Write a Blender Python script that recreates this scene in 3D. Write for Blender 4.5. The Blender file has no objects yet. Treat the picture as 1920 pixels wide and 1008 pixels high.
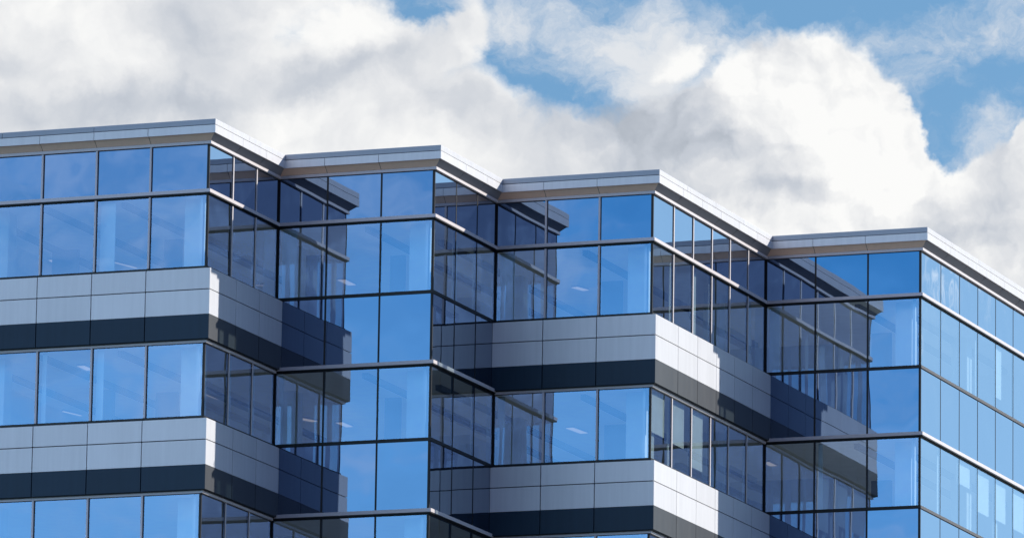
import bpy, math, random
from mathutils import Vector, Matrix
random.seed(7)
C = bpy.context.scene.collection
scene = bpy.context.scene

# ------------------------------------------------------------------ plan
ZH = 39.0                      # underside of the top head frame above the ground
AX = [-7.80, -6.25, -4.68, -3.145, -1.621, 0.0]             # mullions of the first long face
A2 = [0.0, 1.388, 2.909, 4.397]
A3 = [4.397, 5.827, 7.341, 8.835]
A4 = [8.835, 10.287, 11.804, 13.331]
B1 = [0.0, 1.572, 3.129, 4.66]
B2 = [4.66, 6.243, 7.781, 9.197]
B3 = [9.197, 10.83, 12.40, 13.94, 15.44, 16.98, 18.514]
B4 = [18.514, 20.35, 22.11, 23.85, 25.58, 27.31, 29.04, 30.77]
FL = 3.893                     # storey height
# every face: origin, along, outward, mullions, start mitre, end mitre, panelled?, sunny side?
class Face:
    def __init__(s, kind, fixed, us, s0, s1, panelled):
        s.kind, s.fixed, s.us, s.s0, s.s1, s.panelled = kind, fixed, us, s0, s1, panelled
    def P(s, u, d, z):
        return (u, s.fixed - d, ZH + z) if s.kind == 'A' else (s.fixed + d, u, ZH + z)
FACES = [
    Face('A', 0.0,    AX, 0, 1, True),  Face('B', 0.0,    B1, -1, -1, True),
    Face('A', 4.66,   A2, 1, 1, False), Face('B', 4.397,  B2, -1, -1, False),
    Face('A', 9.197,  A3, 1, 1, True),  Face('B', 8.835,  B3, -1, -1, True),
    Face('A', 18.514, A4, 1, 1, False), Face('B', 13.331, B4, -1, 0, False)]

# ------------------------------------------------------------------ materials
def nt(name):
    m = bpy.data.materials.new(name); m.use_nodes = True
    t = m.node_tree; t.nodes.clear()
    o = t.nodes.new('ShaderNodeOutputMaterial')
    return m, t, o
def lk(t, a, b): t.links.new(a, b)

def coated_metal(name, col, rough, metallic=0.0, var=0.08, streak=0.10, spec=0.5, tint=0.0):
    m, t, o = nt(name)
    b = t.nodes.new('ShaderNodeBsdfPrincipled')
    g = t.nodes.new('ShaderNodeNewGeometry')
    mp = t.nodes.new('ShaderNodeMapping'); mp.inputs['Scale'].default_value = (6, 6, .35)
    n = t.nodes.new('ShaderNodeTexNoise'); n.inputs['Scale'].default_value = 1.4; n.inputs['Detail'].default_value = 6
    n2 = t.nodes.new('ShaderNodeTexNoise'); n2.inputs['Scale'].default_value = .8; n2.inputs['Detail'].default_value = 3
    lk(t, g.outputs['Position'], mp.inputs['Vector']); lk(t, mp.outputs[0], n.inputs['Vector'])
    lk(t, g.outputs['Position'], n2.inputs['Vector'])
    oi = t.nodes.new('ShaderNodeObjectInfo')
    def M(op, a, bb):
        x = t.nodes.new('ShaderNodeMath'); x.operation = op
        for i, v in enumerate((a, bb)):
            if isinstance(v, (int, float)): x.inputs[i].default_value = v
            else: lk(t, v, x.inputs[i])
        return x.outputs[0]
    k = M('MULTIPLY', M('SUBTRACT', n.outputs['Fac'], .5), streak * 2)
    k = M('ADD', k, M('MULTIPLY', M('SUBTRACT', n2.outputs['Fac'], .5), streak))
    k = M('ADD', k, M('MULTIPLY', M('SUBTRACT', oi.outputs['Random'], .5), var))
    k = M('ADD', k, 1.0)
    mx = t.nodes.new('ShaderNodeMix'); mx.data_type = 'RGBA'; mx.blend_type = 'MULTIPLY'
    mx.inputs['Factor'].default_value = 1; mx.inputs['A'].default_value = (*col, 1)
    cb = t.nodes.new('ShaderNodeCombineColor')
    for i in range(3): lk(t, k, cb.inputs[i])
    lk(t, cb.outputs[0], mx.inputs['B']); lk(t, mx.outputs['Result'], b.inputs['Base Color'])
    lk(t, M('ADD', M('MULTIPLY', n.outputs['Fac'], .12), rough - .06), b.inputs['Roughness'])
    b.inputs['Metallic'].default_value = metallic
    b.inputs['Specular IOR Level'].default_value = spec
    bp = t.nodes.new('ShaderNodeBump'); bp.inputs['Strength'].default_value = .25; bp.inputs['Distance'].default_value = .004
    lk(t, n2.outputs['Fac'], bp.inputs['Height']); lk(t, bp.outputs[0], b.inputs['Normal'])
    lk(t, b.outputs[0], o.inputs[0])
    return m

def coated_glass(name, refl, trans, r0, see, back=(0.01, .015, .03)):
    """solar control glass: tinted mirror coat over a tinted clear pane (or over an opaque dark back)"""
    m, t, o = nt(name)
    g = t.nodes.new('ShaderNodeNewGeometry')
    gl = t.nodes.new('ShaderNodeBsdfGlossy'); gl.inputs['Roughness'].default_value = 0.0
    fc = t.nodes.new('ShaderNodeLayerWeight'); fc.inputs['Blend'].default_value = .5
    cm = t.nodes.new('ShaderNodeMix'); cm.data_type = 'RGBA'; cm.inputs['A'].default_value = (*refl, 1); cm.inputs['B'].default_value = (.95, 1, 1, 1)
    lk(t, fc.outputs['Facing'], cm.inputs['Factor']); lk(t, cm.outputs['Result'], gl.inputs['Color'])
    # gentle roller-wave and pillowing of each pane
    tc = t.nodes.new('ShaderNodeTexCoord')
    n = t.nodes.new('ShaderNodeTexNoise'); n.inputs['Scale'].default_value = .55; n.inputs['Detail'].default_value = 1.5
    oi = t.nodes.new('ShaderNodeObjectInfo')
    va = t.nodes.new('ShaderNodeVectorMath'); va.operation = 'ADD'
    cx = t.nodes.new('ShaderNodeCombineXYZ')
    mm = t.nodes.new('ShaderNodeMath'); mm.operation = 'MULTIPLY'; mm.inputs[1].default_value = 40
    lk(t, oi.outputs['Random'], mm.inputs[0]); lk(t, mm.outputs[0], cx.inputs[0])
    lk(t, g.outputs['Position'], va.inputs[0]); lk(t, cx.outputs[0], va.inputs[1]); lk(t, va.outputs[0], n.inputs['Vector'])
    bp = t.nodes.new('ShaderNodeBump'); bp.inputs['Strength'].default_value = 1.0; bp.inputs['Distance'].default_value = .006
    lk(t, n.outputs['Fac'], bp.inputs['Height']); wn_ = t.nodes.new('ShaderNodeTexWhiteNoise'); wn_.noise_dimensions = '1D'; lk(t, oi.outputs['Random'], wn_.inputs['W'])
    ts = t.nodes.new('ShaderNodeVectorMath'); ts.operation = 'MULTIPLY_ADD'; ts.inputs[1].default_value = (.007,) * 3; ts.inputs[2].default_value = (-.0035,) * 3
    ta = t.nodes.new('ShaderNodeVectorMath'); ta.operation = 'ADD'; tn = t.nodes.new('ShaderNodeVectorMath'); tn.operation = 'NORMALIZE'
    lk(t, wn_.outputs['Color'], ts.inputs[0]); lk(t, ts.outputs[0], ta.inputs[0]); lk(t, bp.outputs[0], ta.inputs[1]); lk(t, ta.outputs[0], tn.inputs[0])
    lk(t, tn.outputs[0], gl.inputs['Normal'])
    if see:
        tr = t.nodes.new('ShaderNodeBsdfTransparent'); tr.inputs['Color'].default_value = (*trans, 1)
    else:
        tr = t.nodes.new('ShaderNodeBsdfDiffuse'); tr.inputs['Color'].default_value = (*back, 1)
    lw = t.nodes.new('ShaderNodeLayerWeight'); lw.inputs['Blend'].default_value = .5
    p = t.nodes.new('ShaderNodeMath'); p.operation = 'POWER'; p.inputs[1].default_value = 2.6
    lk(t, lw.outputs['Facing'], p.inputs[0])
    q = t.nodes.new('ShaderNodeMath'); q.operation = 'MULTIPLY_ADD'; q.inputs[1].default_value = 1 - r0; q.inputs[2].default_value = r0
    lk(t, p.outputs[0], q.inputs[0])
    mx = t.nodes.new('ShaderNodeMixShader')
    lk(t, q.outputs[0], mx.inputs[0]); lk(t, tr.outputs[0], mx.inputs[1]); lk(t, gl.outputs[0], mx.inputs[2])
    lk(t, mx.outputs[0], o.inputs[0])
    return m

def plain(name, col, rough=.8, emit=None):
    m, t, o = nt(name)
    b = t.nodes.new('ShaderNodeBsdfPrincipled'); b.inputs['Base Color'].default_value = (*col, 1); b.inputs['Roughness'].default_value = rough
    n = t.nodes.new('ShaderNodeTexNoise'); n.inputs['Scale'].default_value = 3; n.inputs['Detail'].default_value = 5
    g = t.nodes.new('ShaderNodeNewGeometry'); lk(t, g.outputs['Position'], n.inputs['Vector'])
    r = t.nodes.new('ShaderNodeValToRGB')
    r.color_ramp.elements[0].color = (*[c * .85 for c in col], 1); r.color_ramp.elements[1].color = (*[min(1, c * 1.12) for c in col], 1)
    lk(t, n.outputs['Fac'], r.inputs[0]); lk(t, r.outputs[0], b.inputs['Base Color'])
    if emit:
        b.inputs['Emission Color'].default_value = (*emit[0], 1); b.inputs['Emission Strength'].default_value = emit[1]
    lk(t, b.outputs[0], o.inputs[0]); return m

M_PANEL = coated_metal('silver_panel_paint', (.77, .775, .78), .5, 0, .08, .09, .4)
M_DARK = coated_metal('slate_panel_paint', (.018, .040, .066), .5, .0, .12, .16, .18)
M_DARK_SUNLIT = coated_metal('slate_panel_paint_sunlit', (.042, .048, .054), .46, .0, .12, .16, .5)  # same slate paint; the sun's lift is put into the colour
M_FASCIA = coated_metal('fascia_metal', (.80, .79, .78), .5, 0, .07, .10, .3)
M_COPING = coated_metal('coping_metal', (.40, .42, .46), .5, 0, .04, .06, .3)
M_SOFFIT = coated_metal('soffit_metal', (.96, .66, .48), .6, .0, .05, .06, .2)  # warm bounce from the ground is put into this colour
M_SOFFIT_SHADED = coated_metal('soffit_metal_shaded', (.36, .35, .36), .6, .0, .05, .06, .2)  # same soffit metal, with the shade of the side faces in its colour
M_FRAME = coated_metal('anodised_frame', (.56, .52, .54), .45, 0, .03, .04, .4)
M_FRAME_SUNLIT = coated_metal('anodised_frame_sunlit', (.84, .77, .74), .4, 0, .03, .04, .5)  # same frame metal, sunlight on the side faces put into its colour
M_BLACK = coated_metal('black_gasket', (.012, .013, .016), .5, .0, .1, .2, .3)
M_GLASS = coated_glass('blue_vision_glass', (.40, .61, 1.0), (.78, .88, .90), .30, True)
M_SPGL = coated_glass('blue_spandrel_glass', (.40, .61, 1.0), None, .30, False)
M_BACK = plain('backing_board', (.02, .022, .026))
M_CEIL_GLOW = plain('ceiling_tile_glow', (.72, .72, .70), .8, ((.8, .9, 1.0), .035))  # faint glow added to stand in for room light on the ceiling
M_DIM = plain('dim_partition', (.20, .23, .28))
M_BLACK_SUNLIT = coated_metal('black_gasket_sunlit', (.10, .075, .06), .45, .2, .05, .1)  # black gasket again, browned to put direct sun into its colour
M_FLOOR = plain('pale_floor', (.45, .44, .42))
M_WALL = plain('plaster', (.62, .62, .58))
M_COL = plain('column_plaster', (.78, .80, .76))
M_CURT = plain('curtain_cloth', (.74, .78, .74))
M_BLIND = plain('blind_fabric', (.80, .82, .76))
M_LAMP = plain('lamp_diffuser', (.9, .85, .8), .6, ((1, .80, .70), .32))
M_ROOF = plain('roof_membrane', (.35, .35, .34))
M_GROUND = plain('ground_paving', (.050, .047, .042))
M_DESK = plain('desk_laminate', (.45, .40, .34))
M_CHAIR = plain('chair_fabric', (.05, .07, .10))

# ------------------------------------------------------------------ mesh helpers
class MB:
    def __init__(s): s.v, s.f = [], []
    def poly(s, pts): n = len(s.v); s.v += pts; s.f.append(list(range(n, n + len(pts))))
    def prism(s, F, prof, u0, u1, s0=0, s1=0):
        """extrude the (d, z) profile along a face, ends mitred by s*d"""
        n = len(s.v); k = len(prof)
        for (d, z) in prof: s.v.append(F.P(u0 + s0 * d, d, z))
        for (d, z) in prof: s.v.append(F.P(u1 + s1 * d, d, z))
        s.f.append([n + i for i in range(k)][::-1]); s.f.append([n + k + i for i in range(k)])
        for i in range(k):
            j = (i + 1) % k
            s.f.append([n + i, n + j, n + k + j, n + k + i])
    def bar(s, F, u0, u1, d0, d1, z0, z1, s0=0, s1=0):
        s.prism(F, [(d0, z0), (d1, z0), (d1, z1), (d0, z1)], u0, u1, s0, s1)
    def box(s, x0, x1, y0, y1, z0, z1):
        n = len(s.v)
        s.v += [(x, y, z) for z in (z0, z1) for (x, y) in ((x0, y0), (x1, y0), (x1, y1), (x0, y1))]
        for q in ([0, 3, 2, 1], [4, 5, 6, 7], [0, 1, 5, 4], [1, 2, 6, 5], [2, 3, 7, 6], [3, 0, 4, 7]): s.f.append([n + i for i in q])
    def slab(s, pts, z0, z1):
        n = len(s.v); k = len(pts)
        s.v += [(x, y, z0) for x, y in pts] + [(x, y, z1) for x, y in pts]
        s.f.append([n + i for i in range(k)][::-1]); s.f.append([n + k + i for i in range(k)])
        for i in range(k): j = (i + 1) % k; s.f.append([n + i, n + j, n + k + j, n + k + i])
    def build(s, name, mat, parent=None, bevel=0, label=None):
        me = bpy.data.meshes.new(name)
        cen = Vector((0, 0, 0))
        for v in s.v: cen += Vector(v)
        cen /= len(s.v)
        me.from_pydata([tuple(Vector(v) - cen) for v in s.v], [], s.f); me.materials.append(mat)
        import bmesh
        b = bmesh.new(); b.from_mesh(me); bmesh.ops.recalc_face_normals(b, faces=b.faces); b.to_mesh(me); b.free()
        o = bpy.data.objects.new(name, me); C.objects.link(o)
        o.location = cen
        if parent:
            o.parent = parent
            w = Vector((0, 0, 0)); p = parent
            while p: w += p.location; p = p.parent
            o.location = cen - w
        if bevel:
            md = o.modifiers.new('edge', 'BEVEL'); md.width = bevel; md.segments = 2; md.limit_method = 'ANGLE'; md.angle_limit = .6
        if label: o['label'] = label
        return o

def pane_quad(F, u0, u1, z0, z1, d=0.0):
    m = MB()
    # outward-facing, so the mirror coat is outside
    pts = [F.P(u0, d, z0), F.P(u1, d, z0), F.P(u1, d, z1), F.P(u0, d, z1)]
    m.poly(pts); return m

bld = bpy.data.objects.new('office_building', None); C.objects.link(bld); bld.location = (0, 0, 0)
bld['label'] = 'stepped zigzag office building of blue mirrored glass with silver and slate spandrel panels'
bld['category'] = 'office building'

def window(F, u0, u1, z0, z1, g0, g1, gz0, gz1, name, mat, lab=None):
    """dark gasket frame (the part) with its pane as sub-part"""
    m = MB()
    for (a, b, c, d) in ((u0, u0 + g0, z0, z1), (u1 - g1, u1, z0, z1)):
        m.bar(F, a, b, -.05, .006, c, d)
    m.bar(F, u0 + g0, u1 - g1, -.05, .005, z0, z0 + gz0); m.bar(F, u0 + g0, u1 - g1, -.05, .005, z1 - gz1, z1)
    w = m.build(name, M_BLACK, bld, label=lab)
    p = pane_quad(F, u0 + g0, u1 - g1, z0 + gz0, z1 - gz1).build('pane', mat, w)
    return w

T1t, T1b = -1.165, -1.255       # projecting transom below the top lights
NST = 3
for fi, F in enumerate(FACES):
    us = F.us; n = len(us) - 1
    A = F.kind == 'A'; FR = M_FRAME if A else M_FRAME_SUNLIT
    # --- roof edge
    L = us[-1] - us[0]; k = max(1, round(L / (3.05 if A else 2.4)))
    cuts = [us[0]] + [us[-1] - L * (k - q) / k - (.55 if A else .35) for q in range(1, k)] + [us[-1]]
    for q in range(k):
        f_, l_ = q == 0, q == k - 1
        cap = MB(); cap.prism(F, [(-.35, .474), (.262, .474), (.266, .60), (.255, .613), (-.35, .66)], cuts[q] + (0 if f_ else .006), cuts[q + 1] - (0 if l_ else .006), F.s0 if f_ else 0, F.s1 if l_ else 0)
        cap.build('roof_coping', M_COPING if A else M_FASCIA, bld)  # sunny faces take the lighter metal, so sunlight sits in the colour
    # fascia in sheets with open joints
    step = 2.05 if A else 1.9
    off = {0: .72, 2: 1.95, 4: .6, 6: .75}.get(fi, 1.1)
    js = []; u = us[-1] - (2.0 if A else 1.55)
    us_f = [us[0]] + [us[i] for i in range(1, n)] + [us[-1]]
    # joints run at the mullion lines, shifted a little as in the photograph
    seg = list(us_f)
    back = MB(); back.bar(F, us[0], us[-1], -.3, .235, .262, .473, F.s0, F.s1); back.build('fascia_backing', M_BACK, bld)
    for i in range(n):
        a, b = seg[i], seg[i + 1]; first, last = i == 0, i == n - 1
        m = MB()
        m.bar(F, a + (0 if first else .007), b - (0 if last else .007), .236, .266, .25, .456, F.s0 if first else 0, F.s1 if last else 0)
        m.build('roof_fascia', M_FASCIA, bld)
        m = MB()
        m.prism(F, [(.228, .253), (.215, .251), (.055, .094), (.055, .102), (.228, .2605)], a + (0 if first else .006), b - (0 if last else .006), F.s0 if first else 0, F.s1 if last else 0)
        m.build('soffit', M_SOFFIT if A else M_SOFFIT_SHADED, bld)
    sb = MB(); sb.prism(F, [(.0, .089), (.05, .089), (.21, .261), (.0, .2615)], us[0], us[-1], F.s0, F.s1); sb.build('soffit_backing', M_BACK, bld)
    # --- head frame
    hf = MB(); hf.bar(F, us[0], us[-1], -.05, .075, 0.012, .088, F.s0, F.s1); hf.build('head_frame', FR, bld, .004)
    # --- top lights and first tall windows, transoms, storeys
    gm = .040 if F.panelled else (.014 if fi == 7 else .025)      # room for mullion
    def opening(i):
        g0 = .045 if i == 0 else gm; g1 = .055 if i == n - 1 else gm
        return us[i], us[i + 1], g0, g1
    for i in range(n):
        a, b, g0, g1 = opening(i)
        window(F, a, b, T1t, .012, g0, g1, .012, .016, 'top_light', M_SPGL)
    tr = MB(); tr.bar(F, us[0], us[-1], -.05, .075, T1b, T1t, F.s0, F.s1); tr.build('transom', FR, bld, .004)
    tg = MB(); tg.bar(F, us[0], us[-1], -.05, .068, T1b - .028, T1b - .0005, F.s0, F.s1); tg.bar(F, us[0], us[-1], -.05, .02, T1b - .05, T1b - .0285, F.s0, F.s1); tg.build('transom_gasket_shade', M_BLACK, bld)  # gasket, plus a black bar that paints the shade under the transom
    for s in range(NST):
        zo = -s * FL
        top = (T1b - .05) if s == 0 else -5.172 - (s - 1) * FL
        bot = -3.172 + zo + (0.008 if s == 1 else 0)
        for i in range(n):
            a, b, g0, g1 = opening(i)
            window(F, a, b, bot, top, g0, g1, .006, .012, 'window', M_GLASS)
        # black sill line
        if s == NST - 1: break
        sl = MB(); sl.bar(F, us[0], us[-1], -.05, .03, bot - .082, bot - .0005, F.s0, F.s1); sl.build('window_sill', M_BLACK_SUNLIT if fi == 7 else M_BLACK, bld)
        pt, pm, pd, pb = [v + zo for v in (-3.2545, -3.805, -4.457, -5.085)]
        if F.panelled:
            e0 = 0 if F.s0 == 1 else F.s0; e1 = 0 if F.s1 == -1 else F.s1      # at an inner corner the cladding runs right up to the glass
            bk = MB(); bk.bar(F, us[0] + (.003 if e0 == 0 else 0), us[-1] - (.003 if e1 == 0 else 0), -.02, .112, pb + .002, pt - .001, e0, e1); bk.build('panel_backing', M_BACK, bld)
            for i in range(n):
                first, last = i == 0, i == n - 1
                a = us[i] + (0 if first else .013); b = us[i + 1] - (0 if last else .013)
                ss0 = e0 if first else 0; ss1 = e1 if last else 0
                a += .006 if first and e0 == 0 else 0; b -= .006 if last and e1 == 0 else 0
                for (z0, z1, nm, mt) in ((pm + .013, pt, 'spandrel_panel', M_PANEL), (pd + .006, pm - .013, 'spandrel_panel', M_PANEL), (pb, pd - .003, 'slate_panel', M_DARK if A else M_DARK_SUNLIT)):
                    m = MB(); m.bar(F, a, b, .118, .168, z0, z1, ss0, ss1); m.build(nm, mt, bld)
            hs = MB(); hs.bar(F, us[0], us[-1], -.05, .07, pb - .087, pb - .022, F.s0, F.s1); hs.build('head_frame', FR, bld, .003)
            dg = MB(); dg.bar(F, us[0], us[-1], -.05, .13, pb - .0215, pb - .0005, F.s0, F.s1); dg.build('drip_gap', M_BLACK, bld)
        else:
            for i in range(n):
                a, b, g0, g1 = opening(i)
                window(F, a, b, pb + .0605, bot - .083, g0, g1, .012, .006, 'spandrel_glass', M_SPGL)
            hs = MB(); hs.bar(F, us[0], us[-1], -.05, .09, pb - .035, pb + .060, F.s0, F.s1); hs.build('transom', FR, bld, .004)
            dg = MB(); dg.bar(F, us[0], us[-1], -.05, .082, pb - .062, pb - .0355, F.s0, F.s1); dg.bar(F, us[0], us[-1], -.05, .02, pb - .087, pb - .0625, F.s0, F.s1); dg.build('transom_gasket_shade', M_BLACK, bld)  # same gasket and painted underside shade for the lower transom
        # opaque up-stand behind the spandrel
        bw = MB(); bw.bar(F, us[0], us[-1], -.14, -.055, pb - .05, pt + .0, F.s0, F.s1); bw.build('spandrel_wall', M_BACK, bld)
    # --- mullions (proud silver caps on the panelled blocks)
    if F.panelled:
        for i in range(1, n):
            u = us[i]
            for (z0, z1) in [(T1t + .0005, .0115)] + [((-3.172 - s * FL + (.008 if s == 1 else 0)), (T1b - .0505) if s == 0 else -5.1725 - (s - 1) * FL) for s in range(NST)]:
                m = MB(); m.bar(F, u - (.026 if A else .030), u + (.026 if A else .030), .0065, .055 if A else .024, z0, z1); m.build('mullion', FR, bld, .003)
    # plenum board behind the top lights
    bw = MB(); bw.bar(F, us[0], us[-1], -.14, -.055, T1b, .25, F.s0, F.s1); bw.build('plenum_board', M_BACK, bld)

# ------------------------------------------------------------------ camera (solved from the photograph)
yaw, pitch, roll, fpx = .3642, .1933, .0155, 13070.74
fw = Vector((-math.sin(yaw) * math.cos(pitch), math.cos(yaw) * math.cos(pitch), math.sin(pitch)))
rt = Vector((math.cos(yaw), math.sin(yaw), 0)); up = rt.cross(fw)
r2 = math.cos(roll) * rt + math.sin(roll) * up; u2 = -math.sin(roll) * rt + math.cos(roll) * up
cam = bpy.data.cameras.new('camera'); co = bpy.data.objects.new('camera', cam); C.objects.link(co)
Mx = Matrix((r2, u2, -fw)).transposed().to_4x4(); Mx.translation = Vector((69.7384, -160.9839, ZH - 37.439))
co.matrix_world = Mx
cam.sensor_width = 36; cam.lens = fpx / 1920 * 36; cam.clip_start = 1; cam.clip_end = 9000
scene.camera = co

# ------------------------------------------------------------------ inside of the building
def ring(ins):
    p = [(-7.8, ins)]
    xs = [0.0, 4.397, 8.835, 13.331]; ys = [0.0, 4.66, 9.197, 18.514]
    for x, y in zip(xs, ys):
        if p[-1][1] != y + ins: p.append((p[-1][0], y + ins))
        p.append((x - ins, y + ins))
    p += [(13.331 - ins, 30.77), (-7.8, 30.77)]
    return p
R = ring(.16)
m = MB(); m.slab(R, ZH + T1b + .01, ZH + .44); m.build('roof_slab', M_CEIL_GLOW, bld)
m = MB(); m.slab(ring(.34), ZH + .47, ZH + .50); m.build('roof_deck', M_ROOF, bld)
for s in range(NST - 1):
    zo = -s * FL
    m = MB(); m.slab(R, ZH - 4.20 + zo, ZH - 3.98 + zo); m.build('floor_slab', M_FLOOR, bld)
    m = MB(); m.slab(R, ZH - 5.14 + zo, ZH - 4.21 + zo); m.build('ceiling', M_CEIL_GLOW, bld)
# plain lower storeys, out of the picture
m = MB(); m.slab(ring(.0), 0, ZH - 3.18 - 2 * FL); m.build('lower_storeys', M_SPGL, bld)
zb = ZH - 3.17 - 2 * FL
m = MB(); m.box(-7.9, -7.8, 0, 30.77, zb - .1, ZH + .6); m.build('end_wall', M_PANEL, bld)
m = MB(); m.box(-7.9, 13.33, 30.77, 30.87, zb - .1, ZH + .6); m.build('rear_wall', M_PANEL, bld)
m = MB(); m.box(-7.6, 1.5, 15, 30, zb, ZH - 1.3); m.build('core_wall', M_WALL, bld)
m = MB(); m.box(1.6, 9.0, 24.5, 30.5, zb, ZH - 1.3); m.build('core_wall', M_WALL, bld)
# columns near each outer corner
for (cx, cy) in [(-.72, .95), (3.68, 5.60), (8.12, 10.15), (12.6, 19.5), (-6.2, 1.0), (-.7, 7.5), (3.6, 13.0), (8.0, 16.6), (12.5, 25.0)]:
    for s in range(NST):
        z0 = max(ZH - 3.979 - s * FL, ZH - 3.17 - 2 * FL); z1 = ZH + T1b + .009 if s == 0 else ZH - 5.141 - (s - 1) * FL
        m = MB(); m.box(cx - .24, cx + .24, cy - .24, cy + .24, z0, z1); m.build('column', M_COL, bld, .02)

for F_ in FACES[::2]:
    xo = F_.us[-1]; yo = F_.fixed
    for s in range(NST):
        z0 = max(ZH - 3.979 - s * FL, ZH - 3.17 - 2 * FL); z1 = ZH + T1b + .009 if s == 0 else ZH - 5.141 - (s - 1) * FL
        m = MB(); m.box(xo - .29, xo - .215, yo + .17, yo + .26, z0, z1); m.build('corner_post', M_COL, bld)
# ceiling lights: position on the ceiling of the storey, ends given as (x, y)
def ceiling_light(st, x0, y0, x1, y1, wd):
    zc = ZH + (T1b + .009 if st == 0 else -5.141 - (st - 1) * FL)
    a = Vector((x0, y0, 0)); b = Vector((x1, y1, 0)); n = Vector((-(b - a).y, (b - a).x, 0)).normalized() * wd / 2
    def slabbed(k, z0, z1):
        m = MB(); c = [a - n * k, b - n * k, b + n * k, a + n * k]; m.slab([(p.x, p.y) for p in c], z0, z1); return m
    h = slabbed(1.25, zc - .05, zc - .001).build('ceiling_light', M_FRAME, bld)
    slabbed(1.0, zc - .06, zc - .0505).build('diffuser', M_LAMP, h)
for L in [
        (0, -6.16, 7.2, -5.78, 8.55, 0.07),
        (0, -7.51, 6.88, -7.6, 7.7, 0.22),
        (0, -7.02, 3.6, -6.84, 4.63, 0.06),
        (1, -7.7, 8.24, -7.5, 9.0, 0.07),
        (1, -8.86, 6.71, -8.74, 8.04, 0.28),
        (1, -8.23, 5.86, -8.02, 6.77, 0.05),
        (1, -4.4, 2.07, -4.42, 2.71, 0.2),
        (0, -1.05, 11.66, -1.05, 12.45, 0.22),
        (1, -1.13, 11.92, -1.12, 12.63, 0.2),
        (0, 4.7, 14.44, 4.84, 14.96, 0.2),
        (1, 4.62, 14.42, 4.71, 15.33, 0.22),
        (1, -2.85, 6.79, -2.8, 7.65, 0.25),
        (0, -3.6, 11.71, -3.42, 11.84, 0.05),
        (1, 7.97, 21.17, 7.98, 21.83, 0.2),
        (0, 10.95, 30.02, 10.96, 31.02, 0.12),
        (1, -1.94, 10.99, -1.71, 11.58, 0.2)]:
    ceiling_light(*L)
for (st, x0, x1, y0) in [(0, -3.6, -3.11, 5.44), (0, -7.1, -6.34, 5.97), (0, 1.38, 1.79, 9.16), (0, 5.61, 6.18, 14.15), (0, 10.31, 10.88, 23.49), (0, -0.97, -0.3, 8.51), (1, -4.24, -3.62, 6.59), (1, 5.58, 6.42, 14.55), (1, 1.37, 1.81, 8.99), (1, 9.73, 10.32, 25.34), (1, -5.59, -5.1, 5.76)]:
    z0 = ZH - 3.979 - st * FL; z1 = ZH + T1b + .009 if st == 0 else ZH - 5.141 - (st - 1) * FL
    m = MB(); m.box(x0, x1, y0, y0 + .12, z0, z1); m.build('partition_wall', M_DIM, bld)
# roller blinds drawn part of the way down
def blind(F, i, st, w0, w1, drop):
    a, b = F.us[i], F.us[i + 1]; u0 = a + (b - a) * w0; u1 = a + (b - a) * w1
    top = (T1b - .03) if st == 0 else -5.17 - (st - 1) * FL
    m = MB(); m.bar(F, u0, u1, -.095, -.09, top - 1.9 * drop, top - .02)
    o = m.build('roller_blind', M_BLIND, bld)
    m = MB(); m.bar(F, u0 - .02, u1 + .02, -.12, -.06, top - .02, top + .02); m.build('blind_case', M_FRAME, o)
for (f, i, st, w0, w1, dr) in [(5, 0, 1, .08, .80, .60), (5, 1, 1, .17, .80, .62), (5, 2, 1, .18, .78, .82),
        (7, 2, 1, .05, .75, .35), (7, 3, 1, .1, .8, .62), (7, 4, 1, .1, .75, .6), (7, 5, 1, .1, .8, .6), (7, 6, 1, .1, .8, .45), (7, 4, 0, .1, .5, .8)]:
    blind(FACES[f], i, st, w0, w1, dr)
# pale side channels and drawn-back curtains beside some mullions
rnd = random.Random(11)
for fi, F in enumerate(FACES):
    for i in range(len(F.us) - 1):
        for st in range(2):
            a, b = F.us[i], F.us[i + 1]
            top = (T1b - .06) if st == 0 else -5.19 - (st - 1) * FL
            if F.kind == 'A' and (i == len(F.us) - 2 or rnd.random() < .35): continue
            if F.kind == 'B' and fi == 7 and rnd.random() < .5: continue
            w = rnd.choice((.12, .2, .3, .42)); off = rnd.uniform(.12, .3) if F.kind == 'B' else -rnd.uniform(.0, .06)
            u0 = a + .08 + off if F.kind == 'B' else a + .06
            m = MB(); m.bar(F, u0, min(u0 + w, b - .05), -.20, -.17, -3.98 - st * FL, top); m.build('curtain', M_CURT, bld)
# bulkheads under the ceilings
for st in range(2):
    zc = ZH + (T1b + .0085 if st == 0 else -5.1415)
    for (x, y0, y1) in [(-6.9, .6, 14.5), (-4.9, .6, 14.5), (-2.7, .6, 14.5), (2.2, 5.3, 24), (3.4, 7.5, 24), (6.6, 9.9, 24), (11.2, 19.2, 30), (12.2, 21, 30)]:
        m = MB(); m.box(x, x + .16, y0, y1, zc - .14, zc); m.build('bulkhead', M_DIM, bld)
# small bracket standing on the roof edge
m = MB(); m.box(12.9, 12.98, 20.6, 20.68, ZH + .62, ZH + .80); m.box(12.86, 13.02, 20.56, 20.72, ZH + .80, ZH + .83); m.build('roof_bracket', M_SOFFIT, bld)

# ground
g = MB(); g.poly([(-3000, -3000, 0), (3000, -3000, 0), (3000, 3000, 0), (-3000, 3000, 0)])
go = g.build('ground', M_GROUND); go['kind'] = 'structure'

# ------------------------------------------------------------------ sun and sky
SAZ = (1.0, 1.0); EL = math.radians(29.7)
sd = Vector((SAZ[0], SAZ[1], 0)).normalized() * math.cos(EL) + Vector((0, 0, math.sin(EL)))
sl = bpy.data.lights.new('sun', 'SUN'); sl.energy = 5.0; sl.angle = math.radians(.5); sl.color = (1, .95, .89)
so = bpy.data.objects.new('sun', sl); C.objects.link(so); so.rotation_euler = sd.to_track_quat('Z', 'Y').to_euler(); so.location = (40, 40, 80)

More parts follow.
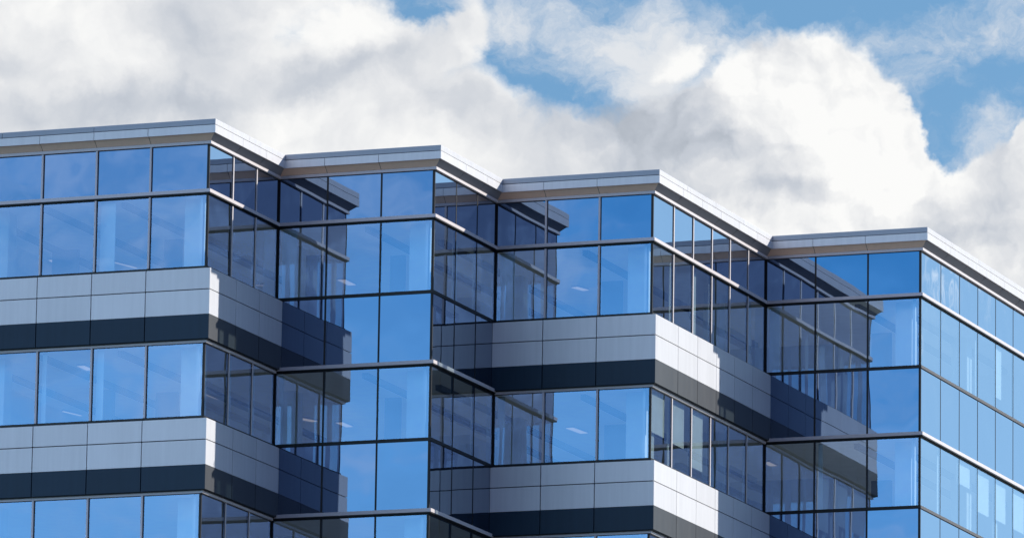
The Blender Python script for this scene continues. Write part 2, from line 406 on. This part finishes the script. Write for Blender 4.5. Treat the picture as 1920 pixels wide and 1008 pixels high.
w = bpy.data.worlds.new('World'); scene.world = w; w.use_nodes = True
t = w.node_tree; t.nodes.clear()
out = t.nodes.new('ShaderNodeOutputWorld'); bg = t.nodes.new('ShaderNodeBackground'); lk(t, bg.outputs[0], out.inputs[0])
class N:
    """tiny arithmetic wrapper over math nodes"""
    def __init__(s, sock): s.s = sock
    @staticmethod
    def op(o, *a, clamp=False):
        x = t.nodes.new('ShaderNodeMath'); x.operation = o; x.use_clamp = clamp
        for i, v in enumerate(a):
            if isinstance(v, N): lk(t, v.s, x.inputs[i])
            else: x.inputs[i].default_value = v
        return N(x.outputs[0])
    def __add__(s, o): return N.op('ADD', s, o)
    __radd__ = __add__
    def __sub__(s, o): return N.op('SUBTRACT', s, o)
    def __rsub__(s, o): return N.op('SUBTRACT', o, s)
    def __mul__(s, o): return N.op('MULTIPLY', s, o)
    __rmul__ = __mul__
    def __truediv__(s, o): return N.op('DIVIDE', s, o)
def vec(x, y, z=0.0):
    c = t.nodes.new('ShaderNodeCombineXYZ')
    for i, v in enumerate((x, y, z)):
        if isinstance(v, N): lk(t, v.s, c.inputs[i])
        else: c.inputs[i].default_value = v
    return c.outputs[0]
def noise(v, scale, detail=6, rough=.55, lac=2.0, col=False):
    n = t.nodes.new('ShaderNodeTexNoise'); n.inputs['Scale'].default_value = scale; n.inputs['Detail'].default_value = detail
    n.inputs['Roughness'].default_value = rough; n.inputs['Lacunarity'].default_value = lac
    lk(t, v, n.inputs['Vector'])
    if col:
        sp = t.nodes.new('ShaderNodeSeparateColor'); lk(t, n.outputs['Color'], sp.inputs[0]); return N(sp.outputs[0]) - .5, N(sp.outputs[1]) - .5
    return N(n.outputs['Fac'])
def smooth(x, a, b):
    r = t.nodes.new('ShaderNodeMapRange'); r.interpolation_type = 'SMOOTHSTEP'
    lk(t, x.s, r.inputs[0]); r.inputs[1].default_value = a; r.inputs[2].default_value = b; return N(r.outputs[0])
def mixc(f, a, b):
    m = t.nodes.new('ShaderNodeMix'); m.data_type = 'RGBA'
    if isinstance(f, N): lk(t, f.s, m.inputs['Factor'])
    else: m.inputs['Factor'].default_value = f
    for k, v in (('A', a), ('B', b)):
        if isinstance(v, tuple): m.inputs[k].default_value = (*v, 1)
        else: lk(t, v, m.inputs[k])
    return m.outputs['Result']
tc = t.nodes.new('ShaderNodeTexCoord'); sp = t.nodes.new('ShaderNodeSeparateXYZ'); lk(t, tc.outputs['Generated'], sp.inputs[0])
dx, dy, dz = (N(sp.outputs[i]) for i in range(3))
# azimuth and elevation in degrees, origin towards the building's roof line
AZ0, EL0 = 20.867, 11.075
az = N.op('ARCTAN2', dx * -1.0, dy) * 57.29578; el = N.op('ARCSINE', dz) * 57.29578
U = (az - AZ0) * (-1 / 4.3837); V = (el - EL0) * (1 / 4.3837)      # one unit = 4.38 degrees of sky

def world_uv(px, py):
    """direction of a point of the photograph, as U, V on the sky"""
    d = fw * fpx + r2 * (px - 960) - u2 * (py - 504); d.normalize()
    a = math.degrees(math.atan2(-d.x, d.y)); e = math.degrees(math.asin(d.z))
    return (a - AZ0) * (-1 / 4.3837), (e - EL0) * (1 / 4.3837)

wx, wy = noise(vec(U, V), 3.4, 6, .60, col=True)
wx2, wy2 = noise(vec(U, V, 5.3), 11.0, 4, .62, col=True)
Uw = U + wx * .17 + wx2 * .045; Vw = V + wy * .17 + wy2 * .045
Us = U + wx * .24 + wx2 * .05; Vs = V + wy * .22 + wy2 * .05
def rr(px, py, rx, ry, rot=0.0, soft=False):
    """normalised squared distance from a point of the sky, through the warped coordinates"""
    cu, cv = world_uv(px, py)
    a = (Us if soft else Uw) - cu; b = (Vs if soft else Vw) - cv
    c_, s_ = math.cos(math.radians(rot)), math.sin(math.radians(rot))
    p = a * (c_ * 1000 / rx) + b * (s_ * 1000 / rx); q = b * (c_ * 1000 / ry) - a * (s_ * 1000 / ry)
    return p * p + q * q
def blob(*a): return 1.0 - N.op('SQRT', rr(*a))
def gauss(amp, *a): return N.op('POWER', 2.71828, rr(*a, soft=True) * -1.0) * amp
def union(bs, k=.25):
    r = bs[0]
    for b in bs[1:]: r = N.op('SMOOTH_MAX', r, b, k)
    return r
# cloud bank: where it is solid
mass = union([blob(200, 40, 520, 420), blob(480, 260, 560, 240), blob(700, 130, 230, 190), blob(900, 260, 190, 190), blob(1060, 350, 260, 190),
              blob(1500, 250, 235, 200), blob(1400, 200, 110, 80), blob(1640, 350, 190, 160), blob(1230, 330, 260, 150), blob(1440, 430, 170, 110), blob(60, 330, 200, 140), 
              blob(1860, 480, 330, 230), blob(-700, 200, 900, 600), blob(1940, 330, 60, 110), blob(870, 60, 70, 110), blob(560, -120, 260, 200)], .10)
mass = mass - gauss(1.1, 785, 5, 60, 42) - gauss(1.1, 1010, 90, 95, 110) - gauss(.8, 1180, 50, 120, 70) - gauss(.5, 1110, 170, 60, 50) - gauss(.7, 1800, 190, 80, 110)
fine = noise(vec(Uw, Vw, 2.0), 9, 7, .66)
mid = noise(vec(Uw, Vw, 4.0), 3.2, 5, .55)
crisp = smooth(U, .18, .42) * 1.0 + .38
alpha = smooth(mass * crisp + (fine - .5) * .26 + (mid - .5) * .16, -.09, .13)
alpha = N.op('MAXIMUM', alpha, smooth(gauss(1.0, 1262, 128, 62, 52) + (fine - .5) * .9, .38, .85))
# thin torn veils on the blue, thickest between the two banks
wn = noise(vec(Us * .9, Vs * 1.25, 9.0), 3.4, 7, .66)
veil = gauss(.20, 1190, 175, 100, 90) + gauss(.04, 1050, 60, 90, 90) + gauss(.12, 1240, 60, 240, 80) + gauss(.15, 960, 60, 90, 110) + gauss(.12, 1870, 260, 60, 120) + gauss(.09, 1740, 130, 120, 120) + gauss(.07, 1880, 60, 90, 60) - .012
wisp = smooth(wn + veil, .46, .80)
# body: soft white swells and grey hollows
e1 = noise(vec(Us + .07, Vs + .06, 4.0), 3.2, 4, .5) - noise(vec(Us, Vs, 4.0), 3.2, 4, .5)
e2 = noise(vec(Uw + .022, Vw + .02, 2.0), 8, 4, .55) - noise(vec(Uw, Vw, 2.0), 8, 4, .55)
bright = 0.835 - e1 * .36 - e2 * (smooth(U, -.1, .4) * .30 + .30) + (mid - .5) * .08
for a_ in [(.15, 1560, 230, 210, 170), (.10, 1640, 360, 160, 110), (.14, 590, 75, 110, 60), (.12, 150, 150, 170, 60), (.12, 1010, 160, 110, 60), (.12, 700, 60, 90, 60), (.12, 1268, 128, 60, 50),
           (.08, 560, 215, 120, 40), (.08, 900, 260, 120, 50), (.06, 60, 40, 120, 60), (.12, 1400, 160, 120, 60),
           (-.23, 385, 80, 80, 95), (-.17, 560, 160, 190, 50, 18), (-.10, 330, 190, 200, 50), (-.18, 100, 200, 220, 35), (-.10, 20, 110, 120, 60), (-.14, 690, 120, 130, 30, 22),
           (-.24, 1255, 215, 100, 55), (-.24, 1320, 275, 110, 50, -12), (-.16, 1180, 310, 260, 60), (-.30, 1460, 365, 110, 36), (-.16, 1100, 240, 130, 40), (-.14, 1790, 420, 130, 45), (-.12, 880, 210, 110, 35), (-.20, 1870, 340, 90, 80), (-.10, 1700, 420, 120, 40)]:
    bright = bright + gauss(*a_)
bright = N.op('MINIMUM', N.op('MAXIMUM', bright, .38), .95)
ramp = t.nodes.new('ShaderNodeValToRGB'); lk(t, bright.s, ramp.inputs[0])
ce = ramp.color_ramp.elements
ce[0].position = .38; ce[0].color = (.33, .375, .44, 1); ce[1].position = .95; ce[1].color = (.97, .97, .96, 1)
x_ = ce.new(.62); x_.color = (.56, .60, .665, 1); x_ = ce.new(.80); x_.color = (.78, .795, .82, 1)
ccol = ramp.outputs[0]

sky = t.nodes.new('ShaderNodeTexSky'); sky.sky_type = 'NISHITA'; sky.sun_disc = False
sky.sun_elevation = EL; sky.sun_rotation = math.radians(45)
sky.altitude = 50; sky.air_density = 1.0; sky.dust_density = .4; sky.ozone_density = 2.0
# the sky is read a little higher up than the line of sight: a clear, haze-free day
va = t.nodes.new('ShaderNodeVectorMath'); va.operation = 'ADD'; va.inputs[1].default_value = (0, 0, .22)
vn = t.nodes.new('ShaderNodeVectorMath'); vn.operation = 'NORMALIZE'
lk(t, tc.outputs['Generated'], va.inputs[0]); lk(t, va.outputs[0], vn.inputs[0]); lk(t, vn.outputs[0], sky.inputs['Vector'])
SK = .11
mul = t.nodes.new('ShaderNodeMix'); mul.data_type = 'RGBA'; mul.blend_type = 'MULTIPLY'; mul.inputs['Factor'].default_value = 1
lk(t, sky.outputs[0], mul.inputs['A']); rear = mixc(smooth(dx, -.43, -.27), (2.5, 3.7, 3.6), (.95, 3.0, 3.3))      # deep blue opposite the sun
rear = mixc(smooth(el, 12.2, 8.8), rear, (3.7, 5.0, 4.4))                      # paler towards the horizon
veil_b = (noise(vec(az * .5, el * .7, 2.2), 1.5, 4, .6) * 1.9 + .02) * smooth(dx, .15, .28) * smooth(dx, .58, .44) * smooth(dz, .36, .25)
rear = mixc(smooth(dx, -.10, .10), rear, (.35, .60, .90))
rear = mixc(veil_b, rear, (4.0, 2.9, 2.4))                                  # pale bank added low behind the camera, for the twice-mirrored panes
glow = mixc(smooth(az, 5.0, -12.0) * smooth(az, -50.0, -32.0), (1.05, 1.36, 1.35), (1.45, 1.80, 1.75))   # brighter haze towards the sun
low = smooth(dz, .40, .24)
high = mixc(smooth(dx, .15, -.35) * smooth(dy, .2, -.3), (.20, .42, .85), (14.0, 9.5, 7.3))
gain = mixc(low, high, mixc(smooth(dy, .3, -.6), glow, rear))
streak = noise(vec(az * .11, el * .5, 4.0), 1.3, 5, .55)
band = (streak - .5) * .55 + 1.0
sv = t.nodes.new('ShaderNodeVectorMath'); sv.operation = 'SCALE'; lk(t, gain, sv.inputs[0]); lk(t, (band * smooth(dy, .3, -.3) + (1.0 - smooth(dy, .3, -.3))).s, sv.inputs['Scale'])
lk(t, sv.outputs[0], mul.inputs['B'])
skyc = mul.outputs['Result']
# clouds are given as radiance, so divide by the background strength
def scaled(c, k):
    v = t.nodes.new('ShaderNodeVectorMath'); v.operation = 'SCALE'; v.inputs['Scale'].default_value = k
    if isinstance(c, tuple): v.inputs[0].default_value = c
    else: lk(t, c, v.inputs[0])
    return v.outputs[0]
front = smooth(N.op('ABSOLUTE', U), 3.6, 2.6)
c1 = mixc(wisp * front, skyc, scaled((.76, .79, .83), 1 / SK))
far = N.op('POWER', 2.71828, ((U - 8.74) * (U - 8.74) * 200 + (V - .02) * (V - .02) * 60) * -1.0) * smooth(noise(vec(U, V * .5, 3.0), 30, 5, .6), .42, .68)
c1 = mixc(far * .75, c1, scaled((1.5, 1.6, 1.7), 1 / SK))
rw = noise(vec(az * .17, el * .42, 7.0), 1.6, 6, .6)
rwisp = smooth(rw, .46, .70) * smooth(dy, -.3, -.6) * smooth(dz, .40, .24)
c1 = mixc(rwisp * .58, c1, scaled((1.5, 1.75, 2.1), 1 / SK))
c2 = mixc(alpha * front, c1, scaled(ccol, 1 / SK))
lk(t, c2, bg.inputs[0]); bg.inputs[1].default_value = SK

w.cycles.sampling_method = 'MANUAL'; w.cycles.sample_map_resolution = 256
# ------------------------------------------------------------------ render settings
scene.view_settings.view_transform = 'Standard'; scene.view_settings.look = 'None'; scene.view_settings.exposure = 0
scene.render.engine = 'CYCLES'
scene.cycles.max_bounces = 10; scene.cycles.glossy_bounces = 6; scene.cycles.transparent_max_bounces = 16; scene.cycles.diffuse_bounces = 4
scene.render.resolution_x = 1024; scene.render.resolution_y = 537
